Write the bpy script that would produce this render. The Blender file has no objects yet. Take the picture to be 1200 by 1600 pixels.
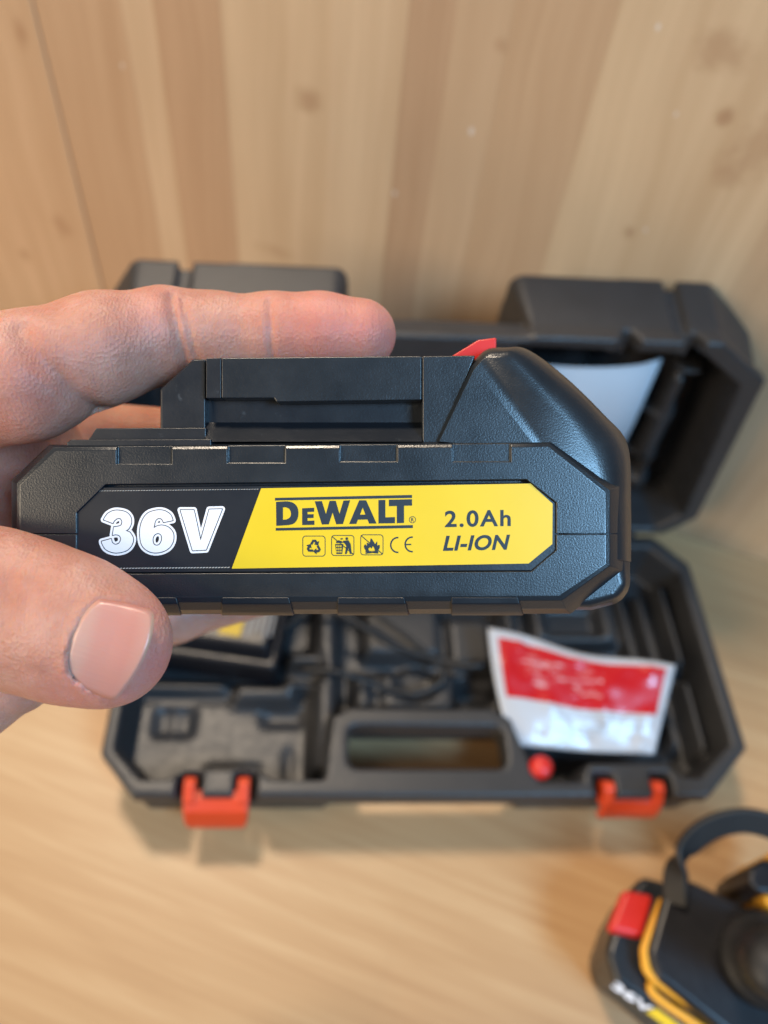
import bpy, bmesh, math, random
import numpy as np
from mathutils import Vector, Matrix

random.seed(7)
S = bpy.context.scene
C = S.collection

# ------------------------------------------------------------------ camera
CAM_H = 0.46                      # lens height above the table
FPX = 1200.0                      # focal length in photo pixels
_d = Vector((-130, 900, 1200)).normalized()          # straight down, seen from the lens (x right, y down, z ahead)
_x = Vector((14200, 450, 1200)); _x = (_x - _d * _x.dot(_d)).normalized()
_y = _x.cross(_d)
ROT = Matrix((_x, _y, -_d))                          # lens axes -> world
CAM = Vector((0, 0, CAM_H))
RIGHT = ROT @ Vector((1, 0, 0)); UP = ROT @ Vector((0, -1, 0)); FWD = ROT @ Vector((0, 0, 1))
camd = bpy.data.cameras.new('camera')
cam = bpy.data.objects.new('camera', camd); C.objects.link(cam)
M = Matrix.Identity(4)
for i, a in enumerate((RIGHT, UP, -FWD)):
    for j in range(3): M[j][i] = a[j]
M.translation = CAM
cam.matrix_world = M
camd.sensor_fit = 'VERTICAL'; camd.sensor_height = 36.0; camd.sensor_width = 27.0
camd.lens = 36.0 * FPX / 1600.0
camd.clip_start = 0.01; camd.clip_end = 50
camd.dof.use_dof = True; camd.dof.focus_distance = 0.144; camd.dof.aperture_fstop = 10.5
S.camera = cam

# ------------------------------------------------------------------ light
W = bpy.data.worlds.new('World'); S.world = W; W.use_nodes = True
W.node_tree.nodes['Background'].inputs[0].default_value = (1.0, 0.95, 0.90, 1)
W.node_tree.nodes['Background'].inputs[1].default_value = 0.11
def area(name, loc, target, size, power, col):
    l = bpy.data.lights.new(name, 'AREA'); l.shape = 'RECTANGLE'
    l.size, l.size_y = size; l.energy = power; l.color = col
    o = bpy.data.objects.new(name, l); C.objects.link(o)
    o.location = loc
    o.rotation_euler = (Vector(target) - Vector(loc)).to_track_quat('-Z', 'Y').to_euler()
    return o
area('ceiling_lamp', (-0.30, 0.80, 1.65), (0.05, 0.15, 0.1), (0.24, 0.24), 23, (1.0, 0.83, 0.64))
area('window_light', (0.80, -0.82, 1.60), (0.05, 0.1, 0.2), (0.5, 0.65), 37, (0.32, 0.64, 1.0))
area('wall_fill_light', (-1.95, -0.90, 1.35), (0.0, 0.3, 0.2), (1.4, 1.2), 53, (1.0, 0.81, 0.58))  # added warm fill from behind left to brighten the wall, not an actual window
S.view_settings.view_transform = 'Standard'; S.view_settings.look = 'None'
S.view_settings.exposure = 0.0; S.view_settings.gamma = 1.0
S.cycles.use_denoising = True
S.cycles.max_bounces = 8

# ------------------------------------------------------------------ helpers
def tag(o, label=None, cat=None, group=None, kind=None):
    if label: o['label'] = label
    if cat: o['category'] = cat
    if group: o['group'] = group
    if kind: o['kind'] = kind
    return o
def empty(name, loc=(0, 0, 0), basis=None):
    o = bpy.data.objects.new(name, None); C.objects.link(o)
    o.empty_display_size = 0.01
    if basis is not None:
        m = basis.to_4x4(); m.translation = Vector(loc); o.matrix_world = m
    else: o.location = loc
    return o
def link(name, me, mat=None, parent=None):
    o = bpy.data.objects.new(name, me); C.objects.link(o)
    if mat is not None and len(me.materials) == 0: me.materials.append(mat)
    if parent is not None: o.parent = parent
    return o
def mesh(name, verts, faces, smooth=False):
    me = bpy.data.meshes.new(name); me.from_pydata([tuple(v) for v in verts], [], faces); me.update()
    bm = bmesh.new(); bm.from_mesh(me); bmesh.ops.recalc_face_normals(bm, faces=bm.faces); bm.to_mesh(me); bm.free()
    if smooth: me.polygons.foreach_set('use_smooth', [True] * len(me.polygons))
    return me
def loft_data(rings, cap0=True, cap1=True):
    n = len(rings[0]); v = [p for r in rings for p in r]; f = []
    for k in range(len(rings) - 1):
        for i in range(n):
            j = (i + 1) % n
            f.append((k * n + i, k * n + j, (k + 1) * n + j, (k + 1) * n + i))
    if cap0: f.append(tuple(range(n - 1, -1, -1)))
    if cap1: f.append(tuple((len(rings) - 1) * n + i for i in range(n)))
    return v, f
def bevel(o, w, seg=2, angle=30):
    m = o.modifiers.new('bevel', 'BEVEL'); m.width = w; m.segments = seg
    m.limit_method = 'ANGLE'; m.angle_limit = math.radians(angle); m.harden_normals = True
    o.data.polygons.foreach_set('use_smooth', [True] * len(o.data.polygons))
    return o
def bake(o):
    dg = bpy.context.evaluated_depsgraph_get(); dg.update()
    me = bpy.data.meshes.new_from_object(o.evaluated_get(dg))
    old = o.data; o.modifiers.clear(); o.data = me
    return o
def boolean(o, cutters, op='DIFFERENCE'):
    tmp = []
    for me in cutters:
        c = bpy.data.objects.new('cut', me); C.objects.link(c); tmp.append(c); c.parent = o.parent
        m = o.modifiers.new('b', 'BOOLEAN'); m.operation = op; m.object = c; m.solver = 'EXACT'
    bake(o)
    for c in tmp: bpy.data.objects.remove(c)
    return o
def tube(pts, r, n=10, closed=False, flat=None):
    """swept tube through world/local points; flat=(rx, ry) for an oval section"""
    P = [Vector(p) for p in pts]; rings = []
    up = Vector((0, 0, 1))
    for i, p in enumerate(P):
        a = P[max(i - 1, 0)]; b = P[min(i + 1, len(P) - 1)]
        t = (b - a).normalized()
        s = t.cross(up)
        if s.length < 1e-4: s = Vector((1, 0, 0))
        s.normalize(); q = s.cross(t).normalized()
        rr = r[i] if isinstance(r, (list, tuple)) else r
        fx, fy = flat or (1, 1)
        rings.append([p + (s * math.cos(2 * math.pi * k / n) * fx + q * math.sin(2 * math.pi * k / n) * fy) * rr for k in range(n)])
    return loft_data(rings)
def spline(pts, n=8):
    P = [Vector(p) for p in pts]; out = []
    for i in range(len(P) - 1):
        a, b, c, d = P[max(i - 1, 0)], P[i], P[i + 1], P[min(i + 2, len(P) - 1)]
        for k in range(n):
            t = k / n
            out.append(0.5 * (2 * b + (c - a) * t + (2 * a - 5 * b + 4 * c - d) * t * t + (3 * b - a - 3 * c + d) * t ** 3))
    out.append(P[-1]); return out

# ---- distance fields and a surface-nets mesher (for moulded plastic and the hand)
def sd_poly(X, Y, pts):
    pts = np.asarray(pts, float); d = np.full(X.shape, 1e9); s = np.ones(X.shape)
    n = len(pts)
    for i in range(n):
        a = pts[i]; b = pts[i - 1]; e = b - a
        wx = X - a[0]; wy = Y - a[1]
        t = np.clip((wx * e[0] + wy * e[1]) / (e @ e), 0, 1)
        bx = wx - e[0] * t; by = wy - e[1] * t
        d = np.minimum(d, bx * bx + by * by)
        c1 = Y >= a[1]; c2 = Y < b[1]; c3 = e[0] * wy > e[1] * wx
        flip = (c1 & c2 & c3) | (~c1 & ~c2 & ~c3)
        s = np.where(flip, -s, s)
    return s * np.sqrt(d)
def smin(a, b, k):
    h = np.clip(0.5 + 0.5 * (b - a) / k, 0, 1)
    return b + (a - b) * h - k * h * (1 - h)
def smax(a, b, k): return -smin(-a, -b, k)
def blur(H, n, it=2):
    k = 2 * n + 1
    for _ in range(it):
        for ax in (0, 1):
            p = [(0, 0), (0, 0)]; p[ax] = (n + 1, n)
            c = np.cumsum(np.pad(H, p, mode='edge'), axis=ax)
            H = (np.take(c, range(k, c.shape[ax]), ax) - np.take(c, range(0, c.shape[ax] - k), ax)) / k
    return H
def nets(F, xs, ys, zs, name):
    F = np.where(F == 0, 1e-9, F)
    s = F < 0
    c = [s[a:s.shape[0] - 1 + a, b:s.shape[1] - 1 + b, d:s.shape[2] - 1 + d] for a in (0, 1) for b in (0, 1) for d in (0, 1)]
    anyc = c[0].copy(); allc = c[0].copy()
    for q in c[1:]: anyc |= q; allc &= q
    act = anyc & ~allc
    idx = np.full(act.shape, -1, np.int64); I = np.argwhere(act); idx[act] = np.arange(len(I))
    acc = np.zeros((len(I), 3)); cnt = np.zeros(len(I))
    corners = [(a, b, d) for a in (0, 1) for b in (0, 1) for d in (0, 1)]
    for i in range(8):
        for j in range(i + 1, 8):
            p, q = corners[i], corners[j]
            if sum(abs(p[k] - q[k]) for k in range(3)) != 1: continue
            f0 = F[I[:, 0] + p[0], I[:, 1] + p[1], I[:, 2] + p[2]]
            f1 = F[I[:, 0] + q[0], I[:, 1] + q[1], I[:, 2] + q[2]]
            m = (f0 < 0) != (f1 < 0)
            t = np.where(m, f0 / np.where(m, f0 - f1, 1), 0)
            for k in range(3): acc[:, k] += np.where(m, p[k] + t * (q[k] - p[k]), 0)
            cnt += m
    loc = acc / cnt[:, None]
    V = np.empty((len(I), 3))
    for k, ax in enumerate((xs, ys, zs)):
        a0 = ax[I[:, k]]; V[:, k] = a0 + loc[:, k] * (ax[I[:, k] + 1] - a0)
    Q = []
    for ax in range(3):
        o1, o2 = [(1, 2), (2, 0), (0, 1)][ax]
        sl0 = [slice(None)] * 3; sl1 = [slice(None)] * 3
        sl0[ax] = slice(0, -1); sl1[ax] = slice(1, None)
        A = s[tuple(sl0)]; B = s[tuple(sl1)]
        E = np.argwhere(A != B)
        E = E[(E[:, o1] > 0) & (E[:, o2] > 0) & (E[:, o1] < act.shape[o1]) & (E[:, o2] < act.shape[o2])]
        inside = A[E[:, 0], E[:, 1], E[:, 2]]
        def cell(d1, d2):
            G = E.copy(); G[:, o1] -= d1; G[:, o2] -= d2
            return idx[G[:, 0], G[:, 1], G[:, 2]]
        q = np.stack([cell(1, 1), cell(0, 1), cell(0, 0), cell(1, 0)], 1)
        q = np.where(inside[:, None], q, q[:, ::-1])
        Q.append(q)
    Q = np.concatenate(Q); Q = Q[(Q >= 0).all(1)]
    me = bpy.data.meshes.new(name)
    me.vertices.add(len(V)); me.vertices.foreach_set('co', V.astype(np.float32).ravel())
    me.loops.add(Q.size); me.loops.foreach_set('vertex_index', Q.astype(np.int32).ravel())
    me.polygons.add(len(Q)); me.polygons.foreach_set('loop_start', np.arange(0, Q.size, 4, dtype=np.int32))
    me.polygons.foreach_set('use_smooth', np.ones(len(Q), bool))
    me.update(calc_edges=True); me.validate()
    return me

# ------------------------------------------------------------------ materials
def newmat(name):
    m = bpy.data.materials.new(name); m.use_nodes = True
    nt = m.node_tree; b = nt.nodes['Principled BSDF']
    return m, nt, b
def N(nt, t, **kw):
    n = nt.nodes.new(t)
    for k, v in kw.items():
        if k in n.inputs: n.inputs[k].default_value = v
        else: setattr(n, k, v)
    return n
def ramp(nt, fac, stops):
    r = nt.nodes.new('ShaderNodeValToRGB'); e = r.color_ramp.elements
    while len(e) < len(stops): e.new(0.5)
    for i, (p, c) in enumerate(stops): e[i].position = p; e[i].color = c if len(c) == 4 else (*c, 1)
    nt.links.new(fac, r.inputs[0]); return r.outputs[0]
def coords(nt, scale=(1, 1, 1), loc=(0, 0, 0)):
    t = nt.nodes.new('ShaderNodeTexCoord'); m = nt.nodes.new('ShaderNodeMapping')
    m.inputs['Scale'].default_value = scale; m.inputs['Location'].default_value = loc
    nt.links.new(t.outputs['Object'], m.inputs[0]); return m.outputs[0]
def noise(nt, vec, scale, detail=3, rough=0.5, dist=0.0):
    n = N(nt, 'ShaderNodeTexNoise', Scale=scale, Detail=detail, Roughness=rough, Distortion=dist)
    nt.links.new(vec, n.inputs['Vector']); return n.outputs[0]
def mixc(nt, a, b, fac, blend='MIX'):
    m = nt.nodes.new('ShaderNodeMix'); m.data_type = 'RGBA'; m.blend_type = blend
    for s, v in ((m.inputs[6], a), (m.inputs[7], b)):
        if isinstance(v, (tuple, list)): s.default_value = (*v[:3], 1)
        else: nt.links.new(v, s)
    if isinstance(fac, (int, float)): m.inputs[0].default_value = fac
    else: nt.links.new(fac, m.inputs[0])
    return m.outputs[2]
def math_(nt, op, a, b=0.0, c=None, clamp=False):
    m = nt.nodes.new('ShaderNodeMath'); m.operation = op; m.use_clamp = clamp
    for i, v in enumerate((a, b) if c is None else (a, b, c)):
        if isinstance(v, (int, float)): m.inputs[i].default_value = v
        else: nt.links.new(v, m.inputs[i])
    return m.outputs[0]
def bump(nt, b, h, strength, dist, prev=None):
    n = N(nt, 'ShaderNodeBump', Strength=strength, Distance=dist)
    nt.links.new(h, n.inputs['Height'])
    if prev is not None: nt.links.new(prev, n.inputs['Normal'])
    nt.links.new(n.outputs[0], b.inputs['Normal']); return n.outputs[0]
def plastic(name, col, rough, grain=0.0, gscale=2600, var=0.06, spec=0.5, gdist=0.0001, scuff=0.0):
    m, nt, b = newmat(name)
    v = coords(nt)
    n1 = noise(nt, v, 55, 4, 0.6)
    cc = mixc(nt, [c * (1 - var * 4) for c in col], [min(1, c * (1 + var * 4)) for c in col], n1)
    if scuff:
        sc = math_(nt, 'MULTIPLY', ramp(nt, noise(nt, v, 210, 6, 0.75, 0.6), [(0.62, (0, 0, 0)), (0.72, (1, 1, 1))]), scuff)
        cc = mixc(nt, cc, (0.085, 0.095, 0.105), sc)
    nt.links.new(cc, b.inputs['Base Color'])
    n2 = noise(nt, v, 130, 5, 0.65)
    nt.links.new(math_(nt, 'MULTIPLY_ADD', n2, var * 4, rough - var * 2), b.inputs['Roughness'])
    b.inputs['Specular IOR Level'].default_value = spec
    if grain: bump(nt, b, noise(nt, v, gscale, 2, 0.5), grain, gdist)
    return m
M_SHELL = plastic('black_textured_plastic', (0.008, 0.012, 0.017), 0.32, 0.36, 3000, spec=0.8, gdist=0.0001)
M_SHELL2 = plastic('black_smooth_plastic', (0.008, 0.011, 0.016), 0.36, 0.2, 1700, spec=0.6, scuff=0.5)
M_CASE = plastic('dark_grey_case_plastic', (0.029, 0.0295, 0.032), 0.42, 0.3, 700, spec=0.45, gdist=0.0003)
M_BLACK = plastic('black_plastic', (0.009, 0.009, 0.012), 0.38, 0.15, 900)
M_RED = plastic('red_plastic', (0.60, 0.022, 0.016), 0.38, 0.05, 500, var=0.02)
M_LATCH = plastic('orange_red_latch_plastic', (0.64, 0.055, 0.012), 0.42, 0.05, 500, var=0.02)
M_AMBER = plastic('amber_plastic', (0.74, 0.36, 0.030), 0.42, 0.05, 500, var=0.02)
M_RUBBER = plastic('black_rubber', (0.010, 0.010, 0.011), 0.55, 0.3, 900)
M_YEL = plastic('yellow_print', (0.72, 0.495, 0.014), 0.40, 0.06, 120, var=0.02, gdist=0.0004)
M_INK = plastic('navy_ink', (0.012, 0.022, 0.035), 0.5, 0.0)
M_STICK = plastic('black_sticker', (0.011, 0.014, 0.020), 0.33, 0.03, 700, var=0.04)
M_WHITE = plastic('white_print', (0.78, 0.77, 0.80), 0.45, 0.0, var=0.01)
M_SILV = plastic('silver_print', (0.45, 0.42, 0.38), 0.4, 0.0)
M_GREYP = plastic('grey_print', (0.16, 0.165, 0.175), 0.5, 0.0)
M_PAPER = plastic('white_paper', (0.50, 0.52, 0.56), 0.6, 0.1, 120, var=0.01)

def wood_table():
    m, nt, b = newmat('table_wood_laminate')
    a = noise(nt, coords(nt, (7.0, 130, 1)), 1.0, 5, 0.62, 0.35)
    f = noise(nt, coords(nt, (14, 420, 1), (3, 1, 0)), 1.0, 3, 0.6, 0.2)
    g = noise(nt, coords(nt, (1.2, 9, 1), (7, 2, 0)), 1.0, 3, 0.5, 0.6)
    k = math_(nt, 'ADD', math_(nt, 'MULTIPLY', a, 0.62), math_(nt, 'MULTIPLY', g, 0.38))
    col = ramp(nt, k, [(0.34, (0.40, 0.228, 0.107)), (0.47, (0.445, 0.265, 0.128)), (0.54, (0.47, 0.287, 0.142)), (0.66, (0.53, 0.345, 0.182))])
    col = mixc(nt, col, (0.42, 0.25, 0.12), math_(nt, 'MULTIPLY', ramp(nt, f, [(0.55, (0, 0, 0)), (0.72, (1, 1, 1))]), 0.35))
    nt.links.new(col, b.inputs['Base Color'])
    b.inputs['Roughness'].default_value = 0.42; b.inputs['Specular IOR Level'].default_value = 0.45
    bump(nt, b, f, 0.12, 0.0004)
    return m
def wood_wall(knots, specks):
    m, nt, b = newmat('wall_wood_laminate')
    tc = nt.nodes.new('ShaderNodeTexCoord')
    oi = nt.nodes.new('ShaderNodeObjectInfo')
    sep = nt.nodes.new('ShaderNodeSeparateXYZ'); nt.links.new(tc.outputs['Object'], sep.inputs[0])
    # grain drifts sideways round the knots
    drift = noise(nt, coords(nt, (7, 1, 4)), 1.0, 2, 0.5)
    cmb = nt.nodes.new('ShaderNodeCombineXYZ')
    nt.links.new(math_(nt, 'MULTIPLY_ADD', drift, 0.05, sep.outputs[0]), cmb.inputs[0])
    nt.links.new(sep.outputs[2], cmb.inputs[2])
    def mp(sc, loc=(0, 0, 0)):
        q = nt.nodes.new('ShaderNodeMapping'); q.inputs['Scale'].default_value = sc; q.inputs['Location'].default_value = loc
        nt.links.new(cmb.outputs[0], q.inputs[0]); return q.outputs[0]
    a = noise(nt, mp((70, 1, 3.2)), 1.0, 4, 0.55, 0.2)
    f = noise(nt, mp((330, 1, 9), (2, 0, 5)), 1.0, 4, 0.6)
    g = noise(nt, mp((16, 1, 5), (9, 0, 1)), 1.0, 3, 0.5)
    k = math_(nt, 'ADD', math_(nt, 'MULTIPLY', a, 0.5), math_(nt, 'ADD', math_(nt, 'MULTIPLY', g, 0.3), math_(nt, 'MULTIPLY', f, 0.2)))
    tone = ramp(nt, k, [(0.32, (0.88, 0.84, 0.80)), (0.50, (1.0, 1.0, 1.0)), (0.66, (1.12, 1.15, 1.18))])
    col = mixc(nt, mixc(nt, oi.outputs['Color'], (0.57, 0.375, 0.22), 0.30), tone, 1.0, 'MULTIPLY')
    wob = noise(nt, coords(nt, (1, 1, 1)), 90, 3, 0.6)
    for (kx, kz, rx, rz, st) in knots:
        dx = math_(nt, 'DIVIDE', math_(nt, 'SUBTRACT', sep.outputs[0], kx), rx)
        dz = math_(nt, 'DIVIDE', math_(nt, 'SUBTRACT', sep.outputs[2], kz), rz)
        r = math_(nt, 'SQRT', math_(nt, 'ADD', math_(nt, 'MULTIPLY', dx, dx), math_(nt, 'MULTIPLY', dz, dz)))
        r = math_(nt, 'ADD', r, math_(nt, 'MULTIPLY_ADD', wob, 1.5, -0.75))
        fac = math_(nt, 'MULTIPLY', ramp(nt, r, [(0.25, (1, 1, 1)), (0.62, (0.45, 0.45, 0.45)), (1.0, (0, 0, 0))]), st * .75)
        col = mixc(nt, col, (0.36, 0.19, 0.095), fac)
    for (kx, kz, rx) in specks:
        dx = math_(nt, 'SUBTRACT', sep.outputs[0], kx); dz = math_(nt, 'MULTIPLY', math_(nt, 'SUBTRACT', sep.outputs[2], kz), 0.6)
        r = math_(nt, 'SQRT', math_(nt, 'ADD', math_(nt, 'MULTIPLY', dx, dx), math_(nt, 'MULTIPLY', dz, dz)))
        col = mixc(nt, col, (0.75, 0.70, 0.64), math_(nt, 'MULTIPLY', math_(nt, 'LESS_THAN', r, rx * .6), 0.55))
    nt.links.new(col, b.inputs['Base Color'])
    b.inputs['Roughness'].default_value = 0.5; b.inputs['Specular IOR Level'].default_value = 0.35
    bump(nt, b, f, 0.1, 0.0004)
    return m

def skin():
    m, nt, b = newmat('skin')
    v = coords(nt)
    blot = noise(nt, v, 85, 4, 0.6)
    fine = noise(nt, v, 420, 3, 0.6)
    k = math_(nt, 'ADD', math_(nt, 'MULTIPLY', blot, 0.75), math_(nt, 'MULTIPLY', fine, 0.25))
    col = ramp(nt, k, [(0.30, (0.44, 0.180, 0.120)), (0.48, (0.515, 0.238, 0.166)), (0.66, (0.575, 0.305, 0.228))])
    # fingertips and knuckles are pinker: stored per vertex when the hand is meshed
    at = nt.nodes.new('ShaderNodeAttribute'); at.attribute_name = 'flush'
    col = mixc(nt, col, (0.58, 0.180, 0.150), at.outputs['Fac'])
    nt.links.new(col, b.inputs['Base Color'])
    b.inputs['Subsurface Weight'].default_value = 1.0
    b.inputs['Subsurface Radius'].default_value = (1.0, 0.36, 0.2)
    b.inputs['Subsurface Scale'].default_value = 0.0011
    b.inputs['Roughness'].default_value = 0.5; b.inputs['Specular IOR Level'].default_value = 0.42
    vor = N(nt, 'ShaderNodeTexVoronoi', Scale=1500.0); nt.links.new(v, vor.inputs['Vector'])
    p = bump(nt, b, vor.outputs['Distance'], 0.5, 0.00022)
    wv = noise(nt, coords(nt, (2600, 240, 700)), 1.0, 3, 0.6, 0.8)
    p = bump(nt, b, wv, 0.34, 0.0003, p)
    wr = N(nt, 'ShaderNodeTexWave', Scale=520.0, Distortion=5.0, Detail=2.0); wr.inputs['Detail Scale'].default_value = 0.25
    nt.links.new(coords(nt, (1.0, 0.4, 0.55)), wr.inputs['Vector'])
    p = bump(nt, b, wr.outputs['Fac'], 0.16, 0.0001, p)
    bump(nt, b, noise(nt, v, 190, 4, 0.55), 0.22, 0.0007, p)
    return m
def nail_mat():
    m, nt, b = newmat('finger_nail')
    tc = nt.nodes.new('ShaderNodeTexCoord')
    uv = nt.nodes.new('ShaderNodeSeparateXYZ'); nt.links.new(tc.outputs['UV'], uv.inputs[0])
    rim = math_(nt, 'GREATER_THAN', uv.outputs[0], 0.972)
    lun = ramp(nt, uv.outputs[0], [(0.0, (0.56, 0.33, 0.27)), (0.18, (0.54, 0.305, 0.245)), (0.32, (0.54, 0.26, 0.21)), (0.75, (0.53, 0.235, 0.185)), (0.93, (0.55, 0.275, 0.21))])
    col = mixc(nt, lun, (0.55, 0.33, 0.225), rim)
    nt.links.new(col, b.inputs['Base Color'])
    b.inputs['Subsurface Weight'].default_value = 0.6; b.inputs['Subsurface Radius'].default_value = (1, .4, .25)
    b.inputs['Subsurface Scale'].default_value = 0.001
    b.inputs['Roughness'].default_value = 0.28
    mp = nt.nodes.new('ShaderNodeMapping'); mp.inputs['Scale'].default_value = (1.0, 26, 1)
    nt.links.new(tc.outputs['UV'], mp.inputs[0])
    bump(nt, b, noise(nt, mp.outputs[0], 1.0, 3, 0.5), 0.2, 0.0003)
    return m
M_SKIN = skin(); M_NAIL = nail_mat()

# ------------------------------------------------------------------ wall and table
WA = math.atan2(-0.351, 0.936)          # the wall stands askew to the case
P0 = Vector((0.2775, 0.3314, 0.0))
WB = Matrix.Rotation(WA, 3, 'Z')
M_WALL = wood_wall(
    [(-0.3103, .2524, .010, .009, .75), (-0.1098, .3208, .017, .012, .6), (-0.0970, .2949, .006, .006, .9),
     (-0.0763, .2865, .014, .022, .5), (-0.0849, .2713, .012, .011, .6), (-0.1201, .2263, .005, .005, .85),
     (-0.4939, .2497, .006, .012, .7), (-0.5032, .1182, .009, .014, .6), (-0.5462, .0806, .007, .008, .7),
     (-0.2091, .3021, .005, .005, .45), (-0.3333, .1490, .016, .006, .45)],
    [(-0.1405, .3249, .0016), (-0.2166, .2585, .0022), (-0.2553, .2120, .0017), (-0.4276, .2449, .0015), (-.119, .291, .0012), (-.112, .2302, .0012)])
wall = empty('wall', P0, WB); tag(wall, kind='structure')
WT = 0.47
seams = [(-0.72, -0.4805, (0.60, 0.385, 0.225)), (-0.4790, -0.4215, (0.53, 0.325, 0.185)), (-0.4212, -0.4020, (0.62, 0.42, 0.25)), (-0.4017, -0.3612, (0.50, 0.295, 0.165)),
         (-0.3609, -0.2985, (0.62, 0.425, 0.25)), (-0.2982, -0.2582, (0.655, 0.46, 0.28)), (-0.2579, -0.2345, (0.47, 0.285, 0.165)),
         (-0.2342, -0.2075, (0.56, 0.37, 0.22)), (-0.2072, -0.1600, (0.535, 0.34, 0.195)), (-0.1597, -0.0560, (0.64, 0.445, 0.262)),
         (-0.0557, 0.030, (0.56, 0.37, 0.215)), (0.0303, 0.13, (0.61, 0.42, 0.245)), (0.1303, 0.26, (0.54, 0.35, 0.2)), (0.2603, 0.42, (0.60, 0.41, 0.24))]
bk = mesh('backing', *loft_data([[(-0.72, 0.004, 0), (0.42, 0.004, 0), (0.42, 0.018, 0), (-0.72, 0.018, 0)], [(-0.72, 0.004, WT), (0.42, 0.004, WT), (0.42, 0.018, WT), (-0.72, 0.018, WT)]]))
link('backing', bk, plastic('dark_backing_board', (0.10, 0.06, 0.035), 0.7), wall)
for i, (a, b_, col) in enumerate(seams):
    y0 = 0.0 if i % 2 else 0.0001
    b_ += .00025 * (i > 0)
    me = mesh('plank', *loft_data([[(a, y0, 0.0005), (b_, y0, 0.0005), (b_, 0.004, 0.0005), (a, 0.004, 0.0005)], [(a, y0, WT), (b_, y0, WT), (b_, 0.004, WT), (a, 0.004, WT)]]))
    o = link('plank', me, M_WALL, wall); o.color = (*col, 1)
    if i == 0: bevel(o, 0.0016, 2)
M_TABLE = wood_table()
table = empty('table_top', P0, WB); tag(table, kind='structure')
edges = [-0.85, -0.607, -0.3636, -0.1212, 0.1212, 0.3636, 0.606]
for a, b_ in zip(edges[:-1], edges[1:]):
    me = mesh('board', *loft_data([[(a + .00002, -0.75, -0.02), (b_ - .00002, -0.75, -0.02), (b_ - .00002, 0.02, -0.02), (a + .00002, 0.02, -0.02)],
                                   [(a + .00002, -0.75, 0), (b_ - .00002, -0.75, 0), (b_ - .00002, 0.02, 0), (a + .00002, 0.02, 0)]]))
    link('board', me, M_TABLE, table)

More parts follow.
